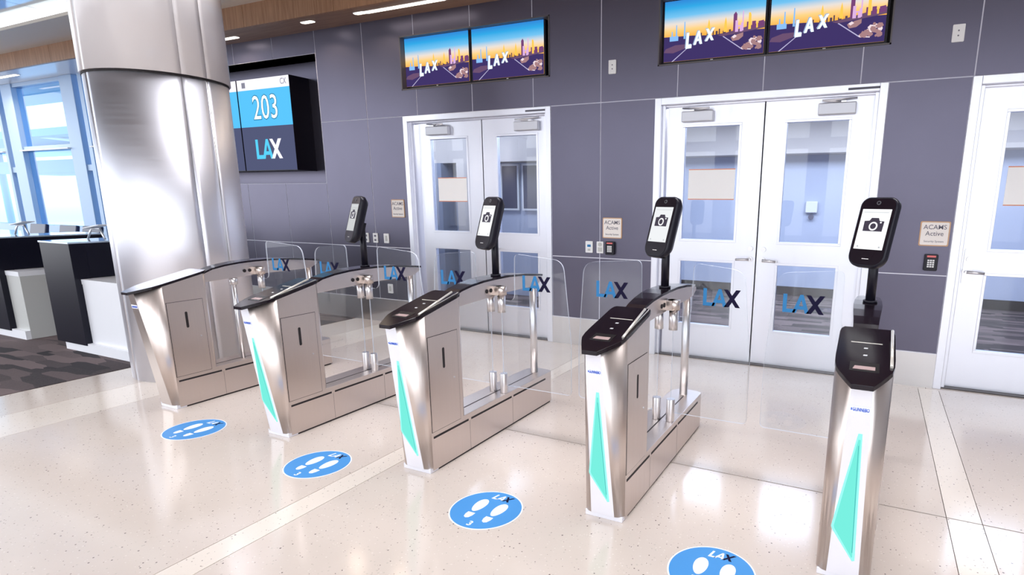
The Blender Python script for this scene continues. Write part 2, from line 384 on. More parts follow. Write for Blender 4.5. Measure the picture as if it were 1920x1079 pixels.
MB().box(-16, -7.0, -5.1, -1.1, 3.955, 4.0).build('ceiling_backing', SOFW, ceil)
# recessed lamps of the soffit
def soffit_lamp(x, y, lx, ly, label, power):
    o = empty('ceiling_lamp', (x, y, ZT)); tag(o, label, 'ceiling light')
    pts = rrect(lx, ly, min(lx, ly)/2*.98)
    MB().prism([(a*1.06, b_*1.15) for a, b_ in pts], (-.004, 0), 'z').build('trim_ring', WHITEP, o)
    MB().prism(pts, (-.006, -.0035), 'z').build('diffuser', LAMP, o)
    area('lamp_light', (x, y, ZT-.02), (lx, ly), power, (1, .80, .60), spread=2.2)
soffit_lamp(-4.64, -.28, .20, .07, 'small round recessed light in the wooden soffit, middle of the three small ones', 3)
soffit_lamp(-3.81, -.28, .17, .07, 'small round recessed light right beside the long lit slot in the soffit', 2)
soffit_lamp(-6.2, -.20, .36, .07, 'recessed light in the soffit at the edge of the round column', 3)
soffit_lamp(-3.2, -.27, 1.12, .07, 'long linear ceiling light glowing in the wooden soffit above the left monitors', 2)
soffit_lamp(-12.4, -.2, 1.3, .07, 'long linear light in the white soffit over the left windows', 10)

# ------------------------------------------------------------ left glazing
def window_wall():
    o = empty('window_1', (0, .15, 0)); struct(o)
    bays = []
    x = -15.0
    fr = MB()
    posts = []
    # double posts with a slit of glass between, then a wide pane
    edges = [(-15.35, -15.07), (-15.57, -15.50), (-13.40, -13.12), (-13.62, -13.55) , (-11.20, -10.82), (-10.62, -10.50), (-8.70, -8.35), (-8.17, -8.0)]
    posts = [(-15.4, -15.05), (-13.62, -13.5), (-13.38, -13.08)]
    allp = [(-16, -15.6), (-15.45, -15.1), (-13.60, -13.50), (-13.32, -12.93), (-11.24, -10.84), (-10.66, -10.54), (-8.75, -8.4), (-8.2, -8.0)]
    for a, b_ in allp:
        MB().box(a, b_, -.02, .16, 0, ZT).build('mullion', WINF, o, bevel=.006)
    for i in range(len(allp)-1):
        a, b_ = allp[i][1], allp[i+1][0]
        if b_-a > .3:
            for z0, z1 in ((.90, 1.03), (2.38, 2.46), (0, .08), (3.50, ZT)):
                MB().box(a, b_, 0, .14, z0, z1).build('transom', WINF, o, bevel=.004)
            MB().box(a-.0, b_, -.06, .0, 2.375, 2.395).build('transom', PODW, o)
            for z0, z1 in ((.08, .90), (1.03, 2.38), (2.46, 3.50)): MB().box(a, b_, .06, .07, z0, z1).build('pane', GLASSW, o)
        else:
            for z0, z1 in ((2.0, 2.1),): MB().box(a, b_, 0, .14, z0, z1).build('transom', WINF, o)
            MB().box(a, b_, .06, .07, 0, 2.0).build('pane', GLASSW, o); MB().box(a, b_, .06, .07, 2.1, ZT).build('pane', GLASSW, o)
window_wall()
# outside: apron, canopy, boarding bridge
ap = MB().box(-60, -8.2, .45, 60, -.6, -.45).build('apron_floor', mat('apron_concrete', (.75, .76, .78), .8)); tag(ap, 'pale concrete apron outside the left windows', 'ground'); struct(ap)
cn = empty('entrance_canopy', (-18, 6, 0)); tag(cn, 'blue canopy roof outside the left windows with a sloped pipe', 'canopy')
CANB = mat('canopy_blue', (.30, .52, .66), .5)
MB().box(-14, 9.5, -5.3, -3.2, 3.9, 4.2).build('roof', CANB, cn)
MB().box(-14, 9.5, -2.6, 2.0, 3.25, 3.45).build('roof_beam', CANB, cn)
MB().box(-9, 6.5, -1.2, .6, 2.35, 2.75).build('fascia_beam', mat('canopy_grey', (.35, .45, .56), .5), cn)
MB().tube((-6, -2.8, 3.6), (2, -1.5, 2.8), .045).build('pipe', WHITEP, cn)
for xx in (-12, 7): MB().tube((xx, 0, -.45), (xx, 0, 3.3), .12).build('post', CANB, cn)
br = empty('boarding_bridge', (-21, 9, -.45)); tag(br, 'white boarding bridge seen faintly beyond the left windows', 'boarding bridge')
MB().box(-5, 5, -1.2, 1.2, 0.9, 2.9).build('tunnel', mat('bridge_white', (.78, .82, .88), .6), br)
for k in range(7): MB().box(-4.4+k*1.3, -3.7+k*1.3, -1.22, -1.19, 1.6, 2.5).build('window', mat('bridge_window', (.35, .45, .58), .3), br)
for k in (-4, 4): MB().tube((k, 0, 0), (k, 0, .95), .18).build('support', WHITEP, br)

# ------------------------------------------------------------ unseen far side of the hall behind the camera, shaped for daylight and reflections
rear_ = empty('wall_front'); struct(rear_)
HALLW = mat('hall_wall', (.55, .55, .58), .6)
MB().box(-16, 8, -14.3, -14, 0, .5).build('parapet', HALLW, rear_)
MB().box(-16, 8, -14.3, -14, 3.2, 3.5).build('lintel', HALLW, rear_)
MB().box(-16, 8, -14.3, -14, 6.6, 7.2).build('lintel', HALLW, rear_)
for k in range(9): MB().box(-15+k*2.9, -14.4+k*2.9, -14.2, -13.9, .5, 6.6).build('pier', HALLW, rear_)
MB().box(-16, 8, -14.3, -5.8, 7.05, 7.2).build('unseen_high_ceiling', SOFW, rear_)
MB().box(-7, 8, -5.95, -5.8, 3.80, 7.05).build('unseen_drop_face', HALLW, rear_)
MB().box(-16, -7, -5.2, -5.1, 3.95, 7.05).build('unseen_drop_face', HALLW, rear_)
wr_ = empty('wall_right'); struct(wr_)
MB().box(6.0, 6.2, -5.8, 4, 0, 3.8).build('wall_face', HALLW, wr_)
# ------------------------------------------------------------ column
cx, cyy = -4.03, -2.34
colo = empty('column', (cx, cyy, 0)); tag(colo, 'large round column clad in brushed steel with cream upper part', 'column')
def arc_panel(name, a0, a1, R, z0, z1, material, t=.01, n=None):
    n = n or max(3, int(abs(a1-a0)/4)); b_ = MB(); A = []
    for i in range(n+1):
        a = math.radians(a0+(a1-a0)*i/n); A.append((math.cos(a), math.sin(a)))
    pts = [(R*c, R*s) for c, s in A] + [((R-t)*c, (R-t)*s) for c, s in A[::-1]]
    # build as strips so that the outer face can be smooth
    bm = b_.bm
    ring = [[bm.verts.new((r_*c, r_*s, z)) for c, s in A] for r_, z in ((R, z0), (R, z1), (R-t, z1), (R-t, z0))]
    for k in range(4):
        p_, q = ring[k], ring[(k+1) % 4]
        for i in range(n):
            f_ = bm.faces.new((p_[i], p_[i+1], q[i+1], q[i])); f_.smooth = k == 0
    bm.faces.new([ring[k][0] for k in range(4)][::-1]); bm.faces.new([ring[k][n] for k in range(4)])
    o = b_.build(name, material, colo)
    return o
MB().tube((0, 0, 0), (0, 0, 3.95), .485, n=64).build('column_core', mat('column_joint', (.05, .05, .06), .5), colo)
segs = [(-12.3, 9.3), (10.6, 95), (95.3, 180), (180.3, 265), (265.3, 347.4)]
for a, b_ in segs:
    arc_panel('steel_panel', a, b_, .50, .0, 2.495, COLM)
for a, b_ in ((-12.5, 9.3), (9.6, 95), (95.3, 180), (180.3, 265), (265.3, 347.3)):
    arc_panel('upper_panel', a, b_, .517, 2.51, 3.80, COLUP, t=.02)
arc_panel('bright_trim', 9.4, 10.5, .503, .0, 2.495, POLISH, n=2)
arc_panel('dark_ring', 0, 359.99, .505, 2.495, 2.51, DARK, n=72)  # dark ring between the steel and upper panels

# ------------------------------------------------------------ doors
def leaf(name, x0, x1, parent, glass_x, y=.08, th=.045, low=True, hinge='l'):
    """x in root coordinates; leaf with two glazed openings"""
    z0, z1 = .012, 2.425
    g0, g1 = glass_x; U = (1.185, 2.232); Lo = (.345, .97)
    b = MB()
    b.box(x0, g0, y, y+th, z0, z1).box(g1, x1, y, y+th, z0, z1)
    b.box(g0, g1, y, y+th, z0, Lo[0]).box(g0, g1, y, y+th, Lo[1], U[0]).box(g0, g1, y, y+th, U[1], z1)
    o = b.build('leaf', DOORM, parent)
    for zz in (U, Lo):
        MB().box(g0, g1, y+.018, y+.026, zz[0], zz[1]).build('pane', GLASSD, o)
        f_ = MB(); t = .022
        for q in ((g0-t, g1+t, zz[1], zz[1]+t), (g0-t, g1+t, zz[0]-t, zz[0]), (g0-t, g0, zz[0], zz[1]), (g1, g1+t, zz[0], zz[1])): f_.box(q[0], q[1], y-.006, y, q[2], q[3])
        f_.build('glazing_bead', DOORM, o, bevel=.002)
    return o
def lever(parent, x, z, dirx, y=.08, lock=True):
    b = MB().tube((x, y-.012, z), (x, y, z), .028).tube((x, y-.05, z), (x, y-.01, z), .012).tube((x, y-.05, z), (x+dirx*.125, y-.055, z-.004), .012, .010)
    b.tube((x+dirx*.125, y-.055, z-.004), (x+dirx*.128, y-.02, z-.004), .010, .008)
    b.build('lever_handle', POLISH, parent)
    if lock:
        MB().tube((x+.0, y-.016, z+.10), (x, y, z+.10), .023).build('lock_cylinder', POLISH, parent)
def closer(parent, x0, x1, z0, z1, side, y=.08):
    c = MB().box(x0, x1, y-.055, y, z0, z1).build('door_closer', mat('silver_paint', (.62, .63, .68), .4, .5), parent, bevel=.008)
    ax = x0+.10 if side > 0 else x1-.10
    MB().tube((ax, y-.035, z1+.005), (ax+side*.17, y-.07, z1+.018), .008).tube((ax+side*.17, y-.07, z1+.018), (ax-side*.10, y-.02, z1+.032), .007).box(ax-.02, ax+.02, y-.05, y-.02, z1, z1+.012).build('closer_arm', POLISH, parent)
def frame(parent, x0, x1, z1=2.495):
    b = MB(); w_ = .062
    b.box(x0, x0+w_, -.015, .06, 0, z1).box(x1-w_, x1, -.015, .06, 0, z1).box(x0+w_, x1-w_, -.015, .06, z1-w_, z1)
    b.box(x0+w_-.0, x0+w_+.03, .03, .14, 0, z1-w_).box(x1-w_-.03, x1-w_, .03, .14, 0, z1-w_).box(x0+w_, x1-w_, .045, .14, z1-w_-.016, z1-w_)
    b.box(x0, x0+.02, .06, .3, 0, z1).box(x1-.02, x1, .06, .3, 0, z1).box(x0, x1, .06, .3, z1-.02, z1)
    return b.build('door_frame', DOORM, parent, bevel=.003)
def double_door(n, X, gap):
    o = empty('door_%d' % n, (0, 0, 0)); struct(o)
    fr_ = frame(o, *X)
    MB().box(X[1]-.30, X[1]-.06, -.0165, -.0148, 2.452, 2.470).build('rating_label', mat('dark_label', (.10, .10, .13), .5), fr_)
    text('LABEL FIRE RATED DOOR', .012, WHITEP, fr_, (X[1]-.18, -.0175, 2.461), sx=1.1) if False else None
    xl0, xr1 = gap-.905, gap+.905
    g1 = (gap-.732, gap-.220); g2 = (gap+.20, gap+.702)
    a = leaf('leaf', xl0, gap-.006, o, g1); b_ = leaf('leaf', gap+.006, xr1, o, g2)
    MB().box(gap-.02, gap+.02, .125, .135, .012, 2.425).build('gap_shade', DARK, o)  # dark strip standing in for shade in the gap between the leaves
    closer(a, gap-.76 if n == 2 else gap-.76, gap-.46 if n == 2 else gap-.44, 2.275, 2.37, 1); closer(b_, gap+.45, gap+.75, 2.275, 2.37, -1)
    if n == 2:
        lever(a, gap-.055, 1.015, -1); lever(b_, gap+.065, 1.01, 1)
    else:
        lever(b_, gap+.08, 1.01, 1)
    MB().box(X[0]+.03, X[1]-.03, .02, .16, 0, .010).build('threshold', mat('threshold', (.10, .09, .09), .5, .5), o)
    return o, a, b_
d1, d1a, d1b = double_door(1, D1, -2.487)
d2, d2a, d2b = double_door(2, D2, .592)
d3 = empty('door_3'); struct(d3); frame(d3, *D3)
d3a = leaf('leaf', 2.222, 3.20, d3, (2.435, 2.985))
MB().box(D3[0]+.03, D3[1]-.03, .02, .16, 0, .010).build('threshold', MATS['threshold'], d3)
MB().prism(rrect(.072, .285, .012, cx=2.297, cz=1.04), (.066, .08), 'y').build('lock_plate', POLISH, d3a)
MB().tube((2.297, .05, 1.10), (2.297, .08, 1.10), .021).build('lock_cylinder', POLISH, d3a)
lever(d3a, 2.285, .997, 1, y=.07, lock=False)
# papers taped inside the door glass
def door_paper(x0, x1, z0, z1, label):
    o = empty('door_notice', ((x0+x1)/2, .094, (z0+z1)/2)); tag(o, label, 'notice')
    w_, h_ = (x1-x0)/2, (z1-z0)/2
    MB().box(-w_, w_, 0, .0015, -h_, h_).build('sheet', PAPER, o)
    t = .008
    MB().box(-w_, w_, -.001, 0, h_-t, h_).build('red_tape', REDL, o); MB().box(-w_, w_, -.001, 0, -h_, -h_+t).build('red_tape', REDL, o)
door_paper(-3.15, -2.735, 1.525, 1.80, 'blank white notice taped in the glass of the left double door')
door_paper(-.095, .352, 1.562, 1.848, 'blank white notice with red edges in the glass of the middle double door')
door_paper(2.475, 2.93, 1.528, 1.83, 'white notice with red edges in the glass of the single door at right')

# ------------------------------------------------------------ corridor behind the doors
cor = empty('wall_corridor'); struct(cor)
MB().box(-8, -2.55, 2.6, 2.7, 0, 2.95).build('corridor_wall', CORR, cor); MB().box(-2.65, -2.55, 2.7, 4.8, 0, 2.95).build('corridor_wall', CORR, cor)
MB().box(-2.55, 5, 4.7, 4.8, 0, 2.95).build('corridor_wall', CORR, cor)
MB().box(-2.55, 5, 4.3, 4.7, 2.29, 2.95).build('bulkhead', CORRB, cor); MB().box(-8, -2.55, 2.3, 2.6, 2.13, 2.95).build('bulkhead', CORRB, cor)
MB().box(-8, 5, .40, 4.8, 2.95, 3.05).build('corridor_ceiling', SOFW, cor)
MB().box(-8.1, -8, .30, 2.7, 0, 3.1).build('corridor_end', CORR, cor); MB().box(5, 5.1, .30, 4.8, 0, 3.1).build('corridor_end', CORR, cor)
for z_ in (.02,): MB().box(-2.55, 5, 4.68, 4.70, 0, .15).build('skirting', DARK, cor)
MB().box(-4.55, -4.25, 2.2, 2.6, 0, 2.13).build('pier', CORRB, cor)
MB().box(-5.5, -4.9, 2.25, 2.6, 0, 2.13).build('pier', mat('corridor_grey', (.25, .28, .37), .5), cor)
for i, xx in enumerate((-4.18, -3.78, -3.38, -2.98)):
    o = empty('framed_poster', (xx, 2.18+.4, 1.75)); tag(o, 'dark framed poster on the corridor wall, '+('leftmost of the row', 'second from the left', 'third from the left', 'rightmost of the row')[i], 'picture', 'framed posters in the corridor')
    MB().box(-.17, .17, -.03, 0, -.36, .36).box(-.0, .0, -.03, 0, 0, .0).build('frame', WHITEP, o)
    MB().box(-.14, .14, -.034, -.03, -.33, .33).build('poster', mat('dark_poster', (.07, .07, .12), .4), o)
fs = empty('wall_dispenser', (.62, 4.69, 1.47)); tag(fs, 'small white dispenser on the corridor wall behind the middle double door', 'dispenser')
MB().box(-.09, .09, -.06, 0, -.09, .09).build('housing', WHITEP, fs, bevel=.01); MB().tube((0, -.05, -.16), (0, 0, -.16), .04).build('knob', GREYTXT, fs)

# ------------------------------------------------------------ monitors over the doors
def monitor(x0, x1, z0, z1, label):
    o = empty('wall_monitor', ((x0+x1)/2, .12, z0)); tag(o, label, 'monitor', 'monitors above the double doors')
    w_ = (x1-x0)/2; h_ = z1-z0; t = .02
    MB().box(-w_-t, w_+t, -.055, 0, -t, h_+t).build('bezel', BLACKM, o)
    MB().box(-w_, w_, -.058, -.055, 0, h_).build('sunset_picture', SUNSET, o)
    b = MB(); Y = -.0585
    def poly(pts, material, k=0): b.m(material).prism([(-w_+a*2*w_, c*h_) for a, c in pts], (Y-.0004*k, Y), 'y')
    ROAD = emission('screen_road', (.045, .030, .12), 1); HILL = emission('screen_hill', (.13, .07, .14), 1); TOW = emission('screen_tower', (.16, .05, .16), 1)
    PINK = emission('screen_pink', (.62, .38, .66), 1); PALE = emission('screen_paleblue', (.22, .45, .80), 1); ORG = emission('screen_orange', (.95, .52, .08), 1)
    ROCK = emission('screen_rock', (.34, .19, .20), 1); RL = emission('screen_rock_light', (.75, .62, .66), 1); LINE = emission('screen_line', (.45, .42, .62), 1)
    LW = emission('screen_letters', (.80, .92, 1), 1); SH = emission('screen_letter_side', (.30, .40, .58), 1); DK = emission('screen_skyline', (.08, .05, .08), 1)
    poly([(0, 0), (1, 0), (1, .38), (.75, .40), (.5, .37), (.3, .40), (0, .42)], ROAD)
    poly([(.55, .36), (.75, .42), (1, .50), (1, .40), (.78, .36), (.6, .335)], HILL, 1)
    for a, c, wd in ((.50, .44, .012), (.53, .43, .02), (.56, .46, .012), (.60, .42, .03), (.66, .43, .02), (.38, .43, .012), (.34, .41, .02), (.44, .42, .016)): poly([(a, .37), (a+wd, .37), (a+wd, c), (a, c)], DK, 1)
    poly([(.70, .39), (.735, .39), (.735, .66), (.72, .70), (.70, .66)], TOW, 2)
    poly([(.72, .38), (.75, .38), (.75, .46), (.765, .46), (.765, .38), (.79, .38), (.79, .52), (.775, .52), (.775, .48), (.745, .48), (.745, .56), (.72, .56)], PINK, 3)
    poly([(.785, .39), (.80, .39), (.797, .70), (.788, .70)], PINK, 2)
    poly([(.845, .40), (.87, .40), (.87, .62), (.862, .66), (.845, .66)], ORG, 2); poly([(.83, .42), (.845, .42), (.845, .52), (.83, .52)], TOW, 2)
    poly([(.88, .41), (.915, .41), (.915, .52), (.88, .52)], TOW, 2); poly([(.92, .41), (.935, .41), (.935, .5), (.92, .5)], ORG, 2); poly([(.94, .42), (.99, .43), (.99, .52), (.94, .51)], TOW, 2)
    for a in (.455, .62): poly([(a-.012, .40), (a+.022, .40), (a+.015, .56), (a+.005, .64), (a-.004, .56)], ORG, 2)
    for a, hh in ((.075, .50), (.12, .60), (.205, .64)): poly([(a, .36), (a+.02, .36), (a+.014, hh), (a+.004, hh)], PALE, 2)
    poly([(.06, .34), (.15, .34), (.15, .42), (.06, .42)], PALE, 1)
    poly([(.085, 0), (.10, 0), (.25, .2), (.24, .2)], LINE, 1); poly([(.60, .33), (.61, .335), (.80, .10), (.79, .095)], LINE, 1); poly([(.79, .095), (.80, .11), (.88, .09), (.88, .075)], RL, 1)
    poly([(.0, .16), (.1, .14), (.22, .20), (.24, .27), (.12, .27), (.02, .22)], HILL, 1)
    rr = random.Random(3)
    for k in range(26):
        a, c = rr.uniform(.76, .98), 0
        c = rr.uniform(.06, .12)+(a-.76)*rr.uniform(.1, 1.15); s_ = rr.uniform(.012, .035)
        poly([(a+s_*math.cos(t_*1.05+k)*rr.uniform(.7, 1.1), c+s_*1.5*math.sin(t_*1.05+k)*rr.uniform(.7, 1.1)) for t_ in range(6)][::1], ROCK if k % 3 else RL, 2+k % 3)
    poly([(.68, .30), (.74, .34), (.80, .36), (.80, .30), (.76, .25), (.70, .24)], ROCK, 2); poly([(.69, .31), (.72, .34), (.74, .31), (.71, .28)], RL, 3)
    b.build('city_picture', None, o)
    # tilted three-dimensional letters
    lt = MB()
    def sh(pts, cx_, cz_, sx_, sz_, k, material, dx=0, dz=0):
        lt.m(material).prism([(-w_+(cx_+dx+sx_*a+.10*sx_*c)*2*w_, (cz_+dz+sz_*c+sx_*a*.10)*h_) for a, c in pts], (Y-.0014-.0003*k, Y-.001), 'y')
    for (pl, cx_, cz_, sx_, sz_) in (([[(0, 0), (.8, 0), (.8, .24), (.35, .24), (.35, 1), (0, 1)]], .23, .19, .075, .26), ([[(0, 0), (.3, 0), (.62, 1), (.4, 1)], [(.4, 1), (.62, 1), (1.05, 0), (.75, 0)], [(.22, .25), (.85, .25), (.8, .42), (.28, .42)]], .31, .24, .085, .22), ([[(0, 1), (.3, 1), (1.05, 0), (.75, 0)], [(0, 0), (.3, 0), (1.05, 1), (.75, 1)]], .425, .28, .085, .20)):
        for pp in pl: sh(pp, cx_, cz_, sx_, sz_, 0, SH, -.008, .012)
        for i, pp in enumerate(pl): sh(pp, cx_, cz_, sx_, sz_, 1+i, LW)
    lt.build('airport_letters', None, o)
    MB().box(-.012, .012, -.0575, -.055, -t*.7, -t*.4).build('status_mark', WHITEP, o)
monitor(-3.515, -2.615, 2.827, 3.343, 'leftmost of the four wide monitors, above the left double door, showing a sunset city')
monitor(-2.570, -1.67, 2.827, 3.343, 'second wide monitor from the left, right half of the pair above the left double door')
monitor(-.372, .545, 2.822, 3.340, 'third wide monitor from the left, left half of the pair above the middle double door')
monitor(.592, 1.500, 2.822, 3.340, 'rightmost of the four wide monitors, above the middle double door')
# gate number sign
gs = empty('gate_sign', (-5.41, .30, 1.92)); tag(gs, 'large gate screen reading 203 and LAX in the dark wall recess beside the column', 'sign')
SB = emission('sign_blue', (.10, .53, .96), .9); SN = emission('sign_navy', (.075, .085, .16), 1); SW = emission('sign_white', (.85, .83, .93), 1); ST = emission('sign_text', (.86, 1, .98), 1); SG = emission('sign_grey', (.22, .22, .28), 1); SDK = emission('sign_outline', (.03, .20, .36), 1)
SCY = emission('sign_cyan', (.09, .55, .82), 1)
for x0 in (-1.03, -2.08):
    MB().box(x0, x0+1.03, -.30, 0, 0, 1.185).build('screen_case', BLACKM, gs)
    MB().box(x0+.004, x0+1.026, -.303, -.30, .575, 1.045).build('blue_field', SB, gs)
    MB().box(x0+.004, x0+1.026, -.303, -.30, .006, .575).build('navy_field', SN, gs)
    MB().box(x0+.004, x0+1.026, -.303, -.30, 1.045, 1.180).build('white_band', SW, gs)
MB().box(-.93, -.86, -.3045, -.303, 1.075, 1.145).build('small_icon', SG, gs)
text('CX', .105, SG, gs, (-.11, -.3045, 1.112), sx=.8, name='airline_code')
text('203', .43, SDK, gs, (-.50, -.3040, .80), sx=.80, name='gate_number_outline', bold=.012)
text('203', .43, ST, gs, (-.50, -.3055, .80), sx=.80, name='gate_number')
lax(gs, -.775, .155, .255, .52, -.304, SCY, SW)

# ------------------------------------------------------------ small wall fittings
def plate(name, x, z, w_, h_, label, cat, material=WHITEP, detail=None, y=0, group=None):
    o = empty(name, (x, y, z)); tag(o, label, cat, group)
    MB().prism(rrect(w_, h_, .006), (-.012, 0), 'y').build('cover_plate', material, o)
    if detail: detail(o, w_, h_)
    return o
def det_screws(o, w_, h_):
    for k in (-1, 1): MB().tube((0, -.014, k*.018), (0, -.012, k*.018), .006, n=10).build('screw', GREYTXT, o)
def det_socket(o, w_, h_):
    for k in (-1, 1): MB().box(-.016, .016, -.014, -.012, k*.026-.012, k*.026+.012).build('socket', GREYTXT, o)
def det_switch(o, w_, h_): MB().box(-.017, .017, -.016, -.012, -.033, .033).build('rocker', PODG, o, bevel=.002)
plate('blank_plate', -.867, 2.812, .078, .125, 'small white plate high on the wall between the two pairs of monitors', 'wall plate', detail=det_screws)
plate('blank_plate', 2.012, 2.812, .082, .125, 'small white plate high on the wall right of the right monitors', 'wall plate', detail=det_screws)
plate('wall_socket', -4.262, 1.07, .075, .118, 'white wall socket half hidden behind the leftmost face scanner pole', 'socket', detail=det_socket)
plate('wall_socket', -4.107, 1.07, .075, .118, 'white wall socket on the panel joint, middle of the three plates at left', 'socket', detail=det_socket)
plate('light_switch', -3.925, 1.07, .078, .118, 'white rocker switch left of the left double door', 'switch', detail=det_switch)
plate('light_switch', -3.915, .438, .078, .118, 'white plate low on the wall left of the left double door', 'switch', detail=det_switch)
def det_thermo(o, w_, h_): MB().box(-.02, .02, -.014, -.012, .0, .025).build('display', LAXB, o); MB().box(-.015, .015, -.014, -.012, -.04, -.018).build('button', PODG, o)
def det_bell(o, w_, h_): MB().tube((0, -.018, .03), (0, -.012, .03), .02).build('lens', PODG, o); MB().box(-.024, .024, -.014, -.012, -.045, -.0).build('grille', PODG, o)
plate('thermostat', -1.11, 1.073, .082, .12, 'white control plate with a small blue display left of the middle double door', 'thermostat', detail=det_thermo)
plate('door_buzzer', -.984, 1.073, .076, .12, 'beige buzzer plate on the panel joint beside the black keypad', 'buzzer', detail=det_bell)
def keypad(x, z, label):
    o = empty('door_keypad', (x, 0, z)); tag(o, label, 'keypad')
    MB().prism(rrect(.10, .135, .012), (-.035, 0), 'y').build('housing', BLACKM, o, bevel=.004)
    MB().box(-.032, .032, -.037, -.035, .043, .058).build('red_bar', mat('red_bar', (.75, .16, .16), .4), o)
    for i in range(3):
        for j in range(4): MB().box(-.026+i*.018, -.012+i*.018, -.038, -.035, .012-j*.017, .024-j*.017).build('key', WHITEP, o)
keypad(-.865, 1.07, 'black door keypad with a red bar under the middle grey sign')
keypad(2.02, 1.067, 'black door keypad with a red bar beside the single door at right')
def acams(x, z, w_, h_, label):
    o = empty('security_sign', (x, 0, z)); tag(o, label, 'sign')
    MB().prism(rrect(w_, h_, .012), (-.006, 0), 'y').build('tan_border', TANB, o)
    MB().prism(rrect(w_-.018, h_-.018, .01), (-.008, -.006), 'y').build('face', CREAM, o)
    k = h_/.20
    text('ACAMS', .052*k, GREYTXT, o, (0, -.0085, .052*k), sx=.98, bold=.0001); text('Active', .052*k, GREYTXT, o, (0, -.0085, .0*k), sx=.98, bold=.0001)
    text('Security System', .0225*k, GREYTXT, o, (0, -.0085, -.062*k))
acams(-3.706, 1.438, .205, .215, 'cream ACAMS Active sign left of the left double door')
acams(-.85, 1.274, .215, .208, 'cream ACAMS Active sign above the keypad between the two double doors')
acams(2.022, 1.30, .215, .20, 'cream ACAMS Active sign with tan border beside the single door at right')

